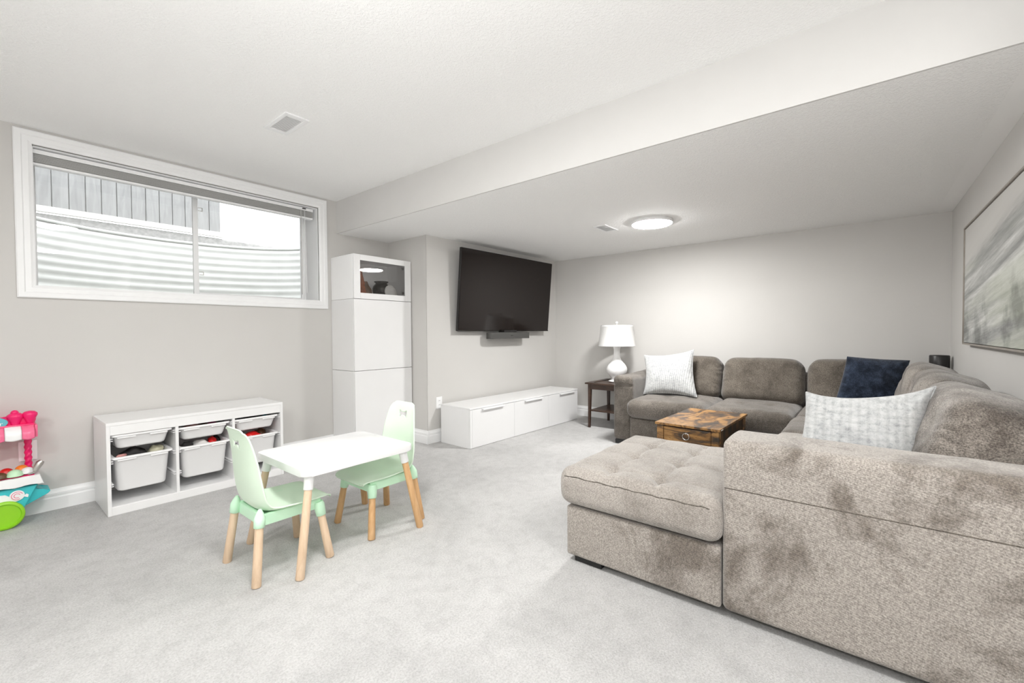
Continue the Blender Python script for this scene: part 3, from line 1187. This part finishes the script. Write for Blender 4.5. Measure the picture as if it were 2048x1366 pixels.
GI = 'plastic ice cream scoops on the toy cart'
for nm, x, y, z, m_, lab, r_ in (('red', .118, 3.83, .312, 'red', 'red plastic ice cream scoop on the toy cart tray', .028),
                                 ('orange', .178, 3.85, .314, 'orange', 'orange plastic ice cream scoop on the toy cart tray', .027),
                                 ('mint', .148, 3.79, .302, 'mintice', 'pale green plastic ice cream scoop on the toy cart tray', .031),
                                 ('white', .198, 3.81, .304, 'whiteice', 'white plastic ice cream scoop on the toy cart tray', .027),
                                 ('brown', .095, 3.79, .300, 'brown', 'brown plastic ice cream scoop at the left edge of the toy cart tray', .026)):
    prof = [(r_ * 1.12, -.010), (r_ * 1.16, -.004), (r_ * 1.02, 0)] + [(r_ * math.cos(a), r_ * .85 * math.sin(a)) for a in [R(12 + 74 * k / 7) for k in range(8)]]
    o = link('toy_ice_cream_scoop', lathe(prof, 24), m_, None, loc=(x, y, z + .004))
    tag(o, lab, 'toy scoop', GI)
sc_ = thing('toy_scooper', 'silver toy ice cream scooper leaning in the right end of the cart tray', 'scooper', (.225, 3.80, .29))
link('handle', tube([(.0, 0, .012), (.012, 0, .035), (.024, 0, .058), (.032, 0, .068)], [.012, .016, .018, .012], 14), 'silver', sc_)
link('bowl', lathe([(.004, 0), (.024, .004), (.028, .014), (.024, .014), (.018, .008), (.0005, .006)], 20), 'silver', sc_, loc=(-.008, 0, 0), rot=(0, R(-15), 0))

# ------------------------------------------------------------------ children's table and chairs
kt = thing('kids_table', 'small white-topped play table with round wooden legs', 'table', (1.2475, 2.237, 0))
link('tabletop', prism(rr_loop(.622, .532, .038, 8), .036, 'z', .444, .006), 'white', kt)
for sx, sy in ((-1, -1), (1, -1), (-1, 1), (1, 1)):
    top = Vector((sx * .262, sy * .222, .446))
    bot = Vector((sx * .340, sy * .275, .0))
    at = lambda t: top + (bot - top) * t
    link('leg_collar', tube([at(0), at(.03), at(.15), at(.155)], [.024, .0225, .0215, .020], 20), 'trim', kt, sharp=60)
    link('leg', tube([at(.14), at(.5), at(.985), at(1)], [.0175, .0185, .0195, .017], 20), 'beech' if sx < 0 else 'beech2', kt, sharp=60)


def make_chair(label):
    t = thing('kids_chair', label, 'chair', (0, 0, 0), 0, 'mint green play chairs at the table')
    prof = [(.204, .284), (.197, .287), (.185, .287), (.155, .284), (.11, .279), (.06, .276), (0, .277), (-.06, .281), (-.105, .296), (-.137, .335), (-.150, .390), (-.157, .45), (-.162, .52), (-.170, .59), (-.176, .64), (-.181, .668), (-.186, .676)]
    hw = [.118, .140, .150, .158, .161, .163, .163, .165, .166, .165, .162, .157, .147, .132, .116, .092, .070]
    # smooth resample
    def sample(arr, t_):
        x = t_ * (len(arr) - 1)
        i = min(int(x), len(arr) - 2)
        f = x - i
        p = [arr[max(0, i - 1)], arr[i], arr[i + 1], arr[min(len(arr) - 1, i + 2)]]
        def cr(a, b_, c, d):
            return .5 * (2 * b_ + (c - a) * f + (2 * a - 5 * b_ + 4 * c - d) * f * f + (3 * b_ - a - 3 * c + d) * f ** 3)
        if isinstance(arr[0], tuple):
            return tuple(cr(p[0][q], p[1][q], p[2][q], p[3][q]) for q in range(len(arr[0])))
        return cr(*p)
    NS, NU = 150, 64
    bm = bmesh.new()
    grid = []
    for i in range(NS + 1):
        t_ = i / NS
        x, z = sample(prof, t_)
        w_ = sample(hw, t_)
        x2, z2 = sample(prof, min(1, t_ + .01))
        x1_, z1_ = sample(prof, max(0, t_ - .01))
        d = Vector((x2 - x1_, 0, z2 - z1_)).normalized()
        nrm = Vector((-d.z, 0, d.x)) * -1
        if nrm.x < 0 and z > .3 or nrm.z < 0 and z < .3:
            nrm = -nrm
        lift = .034 * math.sin(PI * min(1, max(0, (t_ - .06) / .86))) ** .6
        row = []
        for j in range(NU + 1):
            u = -1 + 2 * j / NU
            c = lift * abs(u) ** 2.6
            row.append(bm.verts.new(Vector((x, w_ * u, z)) + nrm * c))
        grid.append(row)
    for i in range(NS):
        for j in range(NU):
            c = (grid[i][j].co + grid[i + 1][j + 1].co) / 2
            if .57 < c.z < .64:
                a = abs(c.y) / .034
                if a < 1 and abs(c.z - .605) < .006 + .013 * min(1, a * 1.2):
                    continue
            bm.faces.new((grid[i][j], grid[i + 1][j], grid[i + 1][j + 1], grid[i][j + 1]))
    o = link('seat_shell', bm, 'mint', t, sharp=70)
    md = o.modifiers.new('solid', 'SOLIDIFY')
    md.thickness = .006
    md.offset = 0
    # moulded under-frame
    b = box(-.122, .150, -.137, -.119, .242, .294, .005)
    box(-.122, .150, .119, .137, .242, .294, .005, b)
    box(-.124, -.104, -.128, .128, .236, .290, .006, b)
    box(.135, .155, -.128, .128, .236, .280, .005, b)
    box(-.12, .14, -.12, .12, .262, .270, .002, b)
    link('seat_frame', b, 'mint2', t)
    for sx, sy in ((1, 1), (1, -1), (-1, 1), (-1, -1)):
        xt = .138 if sx > 0 else -.128
        top = Vector((xt, sy * .132, .322 if sx < 0 else .276))
        bot = Vector((xt + sx * .036, sy * .172, 0))
        at = lambda q: top + (bot - top) * q
        link('leg_socket', tube([at(0), at(.05), at(.12), at(.24), at(.245)], [.006, .015, .0235, .0225, .020] if sx < 0 else [.021, .025, .0245, .0225, .020], 18), 'mint2', t, sharp=60)
        link('leg', tube([at(.22), at(.6), at(.985), at(1)], [.0175, .0185, .0195, .017], 18), 'beech', t, sharp=60)
    return t


ch = make_chair('mint green play chair at the left end of the small white table')
ch.location = (.925, 2.222, 0)
c2 = copy_tree(ch)
c2.location = (1.500, 2.215, 0)
c2.rotation_euler = (0, 0, PI)
c2['label'] = 'mint green play chair at the far right end of the small white table'
for o in c2.children:
    if o.name.startswith('leg') and not o.name.startswith('leg_socket'):
        o.data = o.data.copy()
        o.data.materials[0] = MT['beech2']

# ------------------------------------------------------------------ side table and lamp
st = thing('side_table', 'dark brown wooden side table with lower shelf beside the sofa arm', 'table', (4.44, 2.00, 0))
SW, SD, SH = .56, .515, .520
tp = rect_frame('tabletop', 0, SW, 0, SD, 0, .018, (.07, .07, .07, .07), 'espresso', st)
tp.data.transform(Matrix(((1, 0, 0, 0), (0, 0, 1, 0), (0, 1, 0, SH - .018), (0, 0, 0, 1))))
link('inset_panel', box(.068, SW - .068, .068, SD - .068, SH - .016, SH - .006, 0), 'espresso', tp)
for x, y, sx, sy in ((.03, SD - .06, 1, 1), (.03, .03, 1, 1), (SW - .06, SD - .06, 1, 1), (SW - .06, .03, 1, 1)):
    bm = box(x, x + .036, y, y + .036, 0, SH - .018, .002)
    for v_ in bm.verts:
        if v_.co.z < .25:
            k = (.25 - v_.co.z) / .25
            cx_, cy_ = SW / 2, SD / 2
            v_.co.x += (.0 if v_.co.x < x + .018 else -.012) * k if x < SW / 2 else (.012 if v_.co.x < x + .018 else 0) * k
            v_.co.y += (.012 if v_.co.y < y + .018 else 0) * k if y > SD / 2 else (0 if v_.co.y < y + .018 else -.012) * k
    link('leg', bm, 'espresso', st)
for x0, x1, y0, y1 in ((.066, SW - .06, .034, .052), (.066, SW - .06, SD - .046, SD - .028), (.034, .052, .066, SD - .06), (SW - .052, SW - .034, .066, SD - .06)):
    link('apron', box(x0, x1, y0, y1, SH - .078, SH - .018, .001), 'espresso', st)
link('shelf', box(.045, SW - .045, .045, SD - .045, .188, .206, .002), 'espresso', st)

lp = thing('table_lamp', 'white gourd-shaped ceramic table lamp with a white drum shade', 'lamp', (4.75, 2.265, SH))
link('lamp_base', lathe([(.070, 0), (.094, .0), (.096, .006), (.088, .014), (.066, .022), (.060, .032), (.064, .044), (.084, .066), (.104, .090), (.116, .120), (.119, .145), (.112, .172), (.096, .200), (.074, .226), (.054, .252), (.042, .280), (.036, .310), (.034, .345), (.036, .375), (.044, .400), (.046, .407), (.030, .410)], 48), 'ceramic', lp, sharp=60)
link('lamp_neck', tube([(0, 0, .405), (0, 0, .44)], .012, 16), 'silver', lp)
o = link('lamp_shade', lathe([(.212, .415), (.210, .413), (.186, .655), (.188, .657), (.184, .655), (.207, .417)], 56, False), 'shade', lp, sharp=60)
b = lathe([(.211, .415), (.209, .430)], 56, False)
join(b, lathe([(.1885, .640), (.187, .657)], 56, False))
link('shade_trim', b, 'trim', lp)
link('harp', tube([(0, 0, .44), (-.055, 0, .50), (-.06, 0, .58), (0, 0, .655), (.06, 0, .58), (.055, 0, .50), (0, 0, .44)], .0025, 6), 'silver', lp)
b = tube([(-.186, 0, .650), (.186, 0, .650)], .0022, 6)
tube([(0, -.186, .650), (0, .186, .650)], .0022, 6, bm=b)
link('shade_spider', b, 'silver', lp)
b = bmesh.new()
bmesh.ops.create_uvsphere(b, u_segments=16, v_segments=12, radius=.016)
link('finial', b, 'ceramic', lp, loc=(0, 0, .685))
link('finial_stem', tube([(0, 0, .65), (0, 0, .675)], .006, 10), 'ceramic', lp)

# ------------------------------------------------------------------ sofa
sf = thing('sectional_sofa', 'large grey chenille U-shaped sectional sofa with tufted chaise', 'sofa', (0, 0, 0))


def part(name, x0, x1, y0, y1, z0, z1, r, mat, seg, f=None, rot=None, piv=None, label=None, m=4):
    hx, hy, hz = (x1 - x0) / 2, (y1 - y0) / 2, (z1 - z0) / 2
    o_ = link(name, rcube(hx, hy, hz, r, seg, f, m), mat, sf, loc=((x0 + x1) / 2, (y0 + y1) / 2, (z0 + z1) / 2), sharp=180, rot=rot)
    if label:
        o_['label'] = label
    return o_


def seatf(hx, hy, hz, crown, seed, amp=.004, tufts=(), front=None):
    def f(v_):
        p = v_.copy()
        u, w_ = p.x / hx, p.y / hy
        c = max(0, 1 - u ** 4) * max(0, 1 - w_ ** 4)
        if v_.z > 0:
            k = v_.z / hz
            p.z += crown * c * k
            p.z += amp * fbm(v_, 7, seed) * k
            for tx, ty, d, s in tufts:
                p.z -= d * k * math.exp(-((v_.x - tx) ** 2 + (v_.y - ty) ** 2) / (s * s))
        # bulging sides
        zc = max(0, 1 - (v_.z / hz) ** 2)
        p.x += math.copysign(.010 * zc, v_.x) * (abs(u) > .8)
        p.y += math.copysign(.010 * zc, v_.y) * (abs(w_) > .8)
        return p
    return f


# --- chaise (tufted)
tuft = []
cxm, cym = (1.77 + 2.62) / 2, (.43 + 1.14) / 2
TXs, TYs = [1.885, 2.14, 2.39], [.915, .688]
for tx in TXs:
    for ty in TYs:
        tuft.append((tx - cxm, ty - cym, .028, .036))
hx, hy, hz = .425, .355, .091


def chaise_f(v_):
    p = seatf(hx, hy, hz, .012, 3, .004, tuft)(v_)
    if v_.z > 0:
        k = v_.z / hz
        x, y = v_.x + cxm, v_.y + cym
        # shallow pleats running between the tufts
        for ty in TYs:
            g = math.exp(-((y - ty) / .013) ** 2)
            if 1.80 < x < 2.55:
                p.z -= .011 * g * k
            p.z += .004 * k * math.exp(-((y - ty) / .05) ** 2) * -1
        for tx in TXs:
            g = math.exp(-((x - tx) / .009) ** 2)
            p.z -= .0035 * g * k
            p.z -= .004 * k * math.exp(-((x - tx) / .05) ** 2)
    return p


part('chaise_cushion', 1.77, 2.62, .43, 1.14, .276, .458, .048, 'fab_top', (90, 74, 14), chaise_f, label='light grey tufted chaise cushion', m=7)
link('seam', tube([(1.762 + .004 * abs(math.sin(k)), .462 + k * .0158, .4205 + .002 * math.sin(k * .9)) for k in range(42)], .0022, 6), 'fab_back', sf, sharp=180)
part('chaise_base', 1.792, 2.60, .428, 1.118, .032, .268, .012, 'fab', (8, 8, 3))
link('black_foot', box(1.815, 1.90, .945, 1.085, 0, .034, .002), 'foot', sf)
link('black_foot', box(2.50, 2.58, .98, 1.10, 0, .034, .002), 'foot', sf)


# --- near arm with a stitched seam
def arm_f(v_):
    p = v_.copy()
    if v_.x < 0:
        p.x -= .0010 * fbm(v_, 3, 5)
    if v_.z > .2:
        k = (v_.z - .2) / .128
        if v_.x < 0:
            p.x += .014 * k ** 3
        p.z += .004 * fbm(v_, 3.5, 2) + .004 * k * (1 - (v_.x / .12) ** 2)
    return p


link('seam', tube([(1.7905, .414 - k * .022, .506) for k in range(42)], .0022, 6), 'fab_back', sf, sharp=180)
part('arm', 1.79, 2.03, -.50, .424, .030, .686, .026, 'fab', (8, 44, 40), arm_f, label='broad light grey sofa arm with stitched seam')
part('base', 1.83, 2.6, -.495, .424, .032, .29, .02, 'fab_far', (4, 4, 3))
# --- far arm
def arm2_f(v_):
    p = v_.copy()
    if v_.x < 0:
        p.x += .012 * math.exp(-((v_.z - .225) / .010) ** 2) * (abs(v_.z) < .33)
        p.x += -.006 * (v_.z > .225) + .003 * fbm(v_, 9, 1)
    if v_.z > .2:
        p.z += .008 * fbm(v_, 5, 2) + .012 * max(0, v_.x) / .4
    return p


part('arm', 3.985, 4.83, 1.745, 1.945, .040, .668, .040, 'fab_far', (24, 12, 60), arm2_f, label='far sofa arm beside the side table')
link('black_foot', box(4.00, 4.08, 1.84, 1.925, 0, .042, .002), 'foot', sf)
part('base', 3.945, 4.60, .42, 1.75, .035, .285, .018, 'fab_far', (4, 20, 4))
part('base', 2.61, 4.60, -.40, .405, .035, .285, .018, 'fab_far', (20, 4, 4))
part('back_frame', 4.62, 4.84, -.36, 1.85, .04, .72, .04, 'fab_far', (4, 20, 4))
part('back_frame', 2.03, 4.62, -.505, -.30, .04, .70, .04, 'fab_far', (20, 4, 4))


def seat(x0, x1, y0, y1, mat, seed, tf=(), z1=.462, cr=.016):
    h = ((x1 - x0) / 2, (y1 - y0) / 2, (z1 - .288) / 2)
    cx_, cy_ = (x0 + x1) / 2, (y0 + y1) / 2
    part('seat_cushion', x0, x1, y0, y1, .288, z1, .060, mat, (34, 34, 4), seatf(*h, cr, seed, .007, [(a - cx_, b_ - cy_, .022, .05) for a, b_ in tf]))


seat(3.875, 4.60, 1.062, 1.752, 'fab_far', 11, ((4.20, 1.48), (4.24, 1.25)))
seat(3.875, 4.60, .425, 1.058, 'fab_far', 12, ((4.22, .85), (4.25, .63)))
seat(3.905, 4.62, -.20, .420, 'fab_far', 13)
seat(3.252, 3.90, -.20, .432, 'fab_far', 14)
seat(2.625, 3.248, -.20, .440, 'fab_top', 15)
seat(2.035, 2.620, -.20, .425, 'fab_top', 16)


def backcushion(c, w_, h, t, yaw, lean, mat, seed, amp=.010, wr=.006, puff=.004):
    """back cushion: local x = width, y = thickness (front at -y), z = height; c = bottom centre of the front face"""
    def f(v_):
        p = v_.copy()
        u, q = v_.x / (w_ / 2), v_.z / (h / 2)
        cc = max(0, 1 - u ** 4) * max(0, 1 - q ** 4)
        s = -1 if v_.y < 0 else .5
        p.y += s * .030 * cc
        n_ = fbm(v_, 5, seed)
        p.y += -amp * n_ * cc
        # creases fanning in from the side edges
        cr = math.sin(v_.z * 70 + 14 * fbm(v_, 4, seed + 3)) * math.exp(-((1 - abs(u)) / .16) ** 2)
        p.y += wr * cr * cc ** .3
        # slumped foot
        if q < -.5:
            p.y -= .018 * (-.5 - q) * 2 * (1 - u * u)
        p.z += .006 * fbm(v_, 4, seed + 9) * (q > .4)
        if q > 0:
            p.z += puff * (1 - u * u) * q - .030 * abs(u) ** 7 * q
            p.y += (-.6 if v_.y < 0 else .6) * puff * (1 - u * u) * q
        p.x *= 1 - .05 * max(0, q) ** 3
        p.x += .006 * fbm(v_, 5, seed + 4) * (abs(u) > .6)
        return p
    bm = rcube(w_ / 2, t / 2, h / 2, .068, (34, 4, 30), f)
    me = Matrix.Rotation(yaw, 4, 'Z') @ Matrix.Rotation(lean, 4, 'X') @ Matrix.Translation((0, t / 2, h / 2))
    bmesh.ops.transform(bm, matrix=me, verts=bm.verts)
    return link('back_cushion', bm, mat, sf, loc=c, sharp=180)


BY = R(-90)   # far cushions face -x, so local -y must map to -x
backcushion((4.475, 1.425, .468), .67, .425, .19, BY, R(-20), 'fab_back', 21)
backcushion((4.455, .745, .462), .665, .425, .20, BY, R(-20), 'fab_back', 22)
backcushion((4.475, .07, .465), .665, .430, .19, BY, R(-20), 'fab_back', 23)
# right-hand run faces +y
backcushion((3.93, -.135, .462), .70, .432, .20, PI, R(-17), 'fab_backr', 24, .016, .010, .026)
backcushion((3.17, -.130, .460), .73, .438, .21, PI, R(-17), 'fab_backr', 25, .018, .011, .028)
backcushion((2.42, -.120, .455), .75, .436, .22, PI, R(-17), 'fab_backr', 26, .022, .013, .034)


# ------------------------------------------------------------------ throw pillows
def pillow(name, label, corners, th, mat, seed=0, conc=.06, parent_group='throw pillows on the sofa', piping=True, wr=.004, sag=None):
    TL_, TR_, BR_, BLc = [Vector(c) for c in corners]
    ctr = (TL_ + TR_ + BR_ + BLc) / 4
    base = (BR_ + BLc) / 2
    nrm = (TR_ - TL_).cross(BLc - TL_).normalized()
    N = 34
    bm = bmesh.new()
    sides = []
    border = {}

    def P(u, v_):
        # concave edges: pull side middles in
        uu = u * (1 - conc * (1 - v_ * v_) * abs(u) ** 1.5)
        vv = v_ * (1 - (conc if sag is None or v_ < 0 else sag) * (1 - u * u) * abs(v_) ** 1.5)
        s, t_ = (uu + 1) / 2, (vv + 1) / 2
        return (BLc * (1 - s) + BR_ * s) * (1 - t_) + (TL_ * (1 - s) + TR_ * s) * t_
    for sg_ in (1, -1):
        g = []
        for i in range(N + 1):
            row = []
            for j in range(N + 1):
                u = math.sin(PI / 2 * (-1 + 2 * i / N))
                v_ = math.sin(PI / 2 * (-1 + 2 * j / N))
                key = (i, j)
                edge = i in (0, N) or j in (0, N)
                if edge and key in border:
                    row.append(border[key])
                    continue
                p = P(u, v_)
                h = (max(0, 1 - u * u) * max(0, 1 - v_ * v_)) ** .42
                d = math.hypot(1 - abs(u), 1 - abs(v_))
                wn = wr * math.sin(math.atan2(1 - abs(v_), 1 - abs(u) + 1e-4) * 9 + seed) * math.exp(-(d / .5) ** 2) * h
                q = p + nrm * sg_ * (th / 2 * h * (1 + .10 * noise.noise(Vector((u * 2 + seed, v_ * 2, sg_)))) + wn)
                vt = bm.verts.new(q - base)
                if edge:
                    border[key] = vt
                row.append(vt)
            g.append(row)
        for i in range(N):
            for j in range(N):
                bm.faces.new((g[i][j], g[i + 1][j], g[i + 1][j + 1], g[i][j + 1]))
    t = thing(name, label, 'pillow', base, 0, parent_group)
    link('cover', bm, mat, t, sharp=180)
    if piping:
        loop = []
        K = 28
        for a, b_ in (((-1, -1), (1, -1)), ((1, -1), (1, 1)), ((1, 1), (-1, 1)), ((-1, 1), (-1, -1))):
            for k in range(K):
                s = math.sin(PI / 2 * (-1 + 2 * k / K)) * .5 + .5
                loop.append(P(a[0] + (b_[0] - a[0]) * s, a[1] + (b_[1] - a[1]) * s) - base)
        link('piping', tube(loop, .0042, 6, True), mat, t, sharp=180)
    return t


pillow('throw_pillow', 'silver-white striped velvet pillow by the far arm of the sofa', [(4.46, 1.815, .852), (4.50, 1.325, .918), (4.28, 1.232, .482), (4.25, 1.735, .474)], .17, 'velv', 1, .10, wr=.007, sag=.17)
pillow('throw_pillow', 'navy blue velvet pillow in the far corner of the sofa', [(4.47, .120, .888), (4.50, -.262, .868), (4.33, -.19, .474), (4.28, .205, .478)], .16, 'navy', 2, .04, piping=False, wr=.008)
pillow('throw_pillow', 'large pale grey velvet pillow propped behind the near sofa arm', [(2.36, .207, .822), (2.34, -.210, .880), (2.20, -.150, .478), (2.14, .245, .478)], .19, 'velv2', 3, .10, wr=.014, sag=.24)

# ------------------------------------------------------------------ rustic coffee table
ct = thing('coffee_table', 'small rustic brown wooden coffee table with a ring-pull drawer', 'table', (3.365, .925, 0), R(-1.8))
LX, LY, CH = .358, .214, .468
link('tabletop', box(-LX, LX, -LY, LY, CH - .016, CH, .0015), 'rust_top', ct)
for sx in (-1, 1):
    for sy in (-1, 1):
        x0, x1 = sorted((sx * (LX - .012), sx * (LX - .060)))
        y0, y1 = sorted((sy * (LY - .010), sy * (LY - .055)))
        link('leg', box(x0, x1, y0, y1, 0, CH - .016, .0015), 'rust', ct)
for sy in (-1, 1):
    y0, y1 = sorted((sy * (LY - .018), sy * (LY - .032)))
    link('side_panel', box(-LX + .06, LX - .06, y0, y1, .05, CH - .016, .001), 'rust_dark', ct)
link('back_panel', box(LX - .035, LX - .02, -LY + .055, LY - .055, .05, CH - .016, .001), 'rust', ct)
dr = link('drawer', box(-LX + .014, -LX + .030, -LY + .058, LY - .058, CH - .150, CH - .024, .002), 'rust', ct)
for z0, z1 in ((CH - .085, CH - .028), (CH - .146, CH - .089)):
    link('plank', box(-LX + .010, -LX + .015, -LY + .062, LY - .062, z0, z1, .0015), 'rust', dr)
link('front_panel', box(-LX + .018, -LX + .030, -LY + .055, LY - .055, .05, CH - .156, .001), 'rust', ct)
rg = link('ring_pull', tube([(-LX - .001, .022 * math.cos(2 * PI * k / 28), CH - .075 + .022 * math.sin(2 * PI * k / 28)) for k in range(28)], .0024, 8, True), 'chrome', dr)
b = lathe([(.010, 0), (.010, .003), (.006, .006), (.005, .012), (.001, .013)], 18)
link('ring_knob', b, 'chrome', dr, loc=(-LX + .010, 0, CH - .055), rot=(0, R(-90), 0))
link('edge_clip', box(-LX + .03, -LX + .07, -LY - .0015, -LY + .0005, CH - .012, CH - .006, 0), 'trim', ct)

# ------------------------------------------------------------------ speaker in the corner
sp_ = thing('corner_speaker', 'black round speaker standing in the corner behind the sofa', 'speaker', (4.925, -.462, 0))
link('body', lathe([(.040, .745), (.058, .75), (.062, .76), (.062, .888), (.058, .894), (.0005, .895)], 36), 'black', sp_)
link('stand_pole', tube([(0, 0, .02), (0, 0, .75)], .014, 12), 'black', sp_)
link('stand_base', lathe([(.070, 0), (.070, .012), (.064, .016), (.014, .022)], 32), 'black', sp_)

# ------------------------------------------------------------------ painting
PX0, PX1, PZ0, PZ1 = 2.62, 4.185, 1.002, 1.775
pt = thing('painting', 'large framed abstract painting in grey, white and green on the right wall', 'painting', ((PX0 + PX1) / 2, YR, (PZ0 + PZ1) / 2))
hw_, hh_ = (PX1 - PX0) / 2, (PZ1 - PZ0) / 2
rect_frame('frame', -hw_, hw_, -hh_, hh_, .002, .040, (.010, .010, .010, .010), 'frame', pt, .001)
link('canvas', box(-hw_ + .013, hw_ - .013, .004, .033, -hh_ + .013, hh_ - .013, .001), 'canvas', pt)
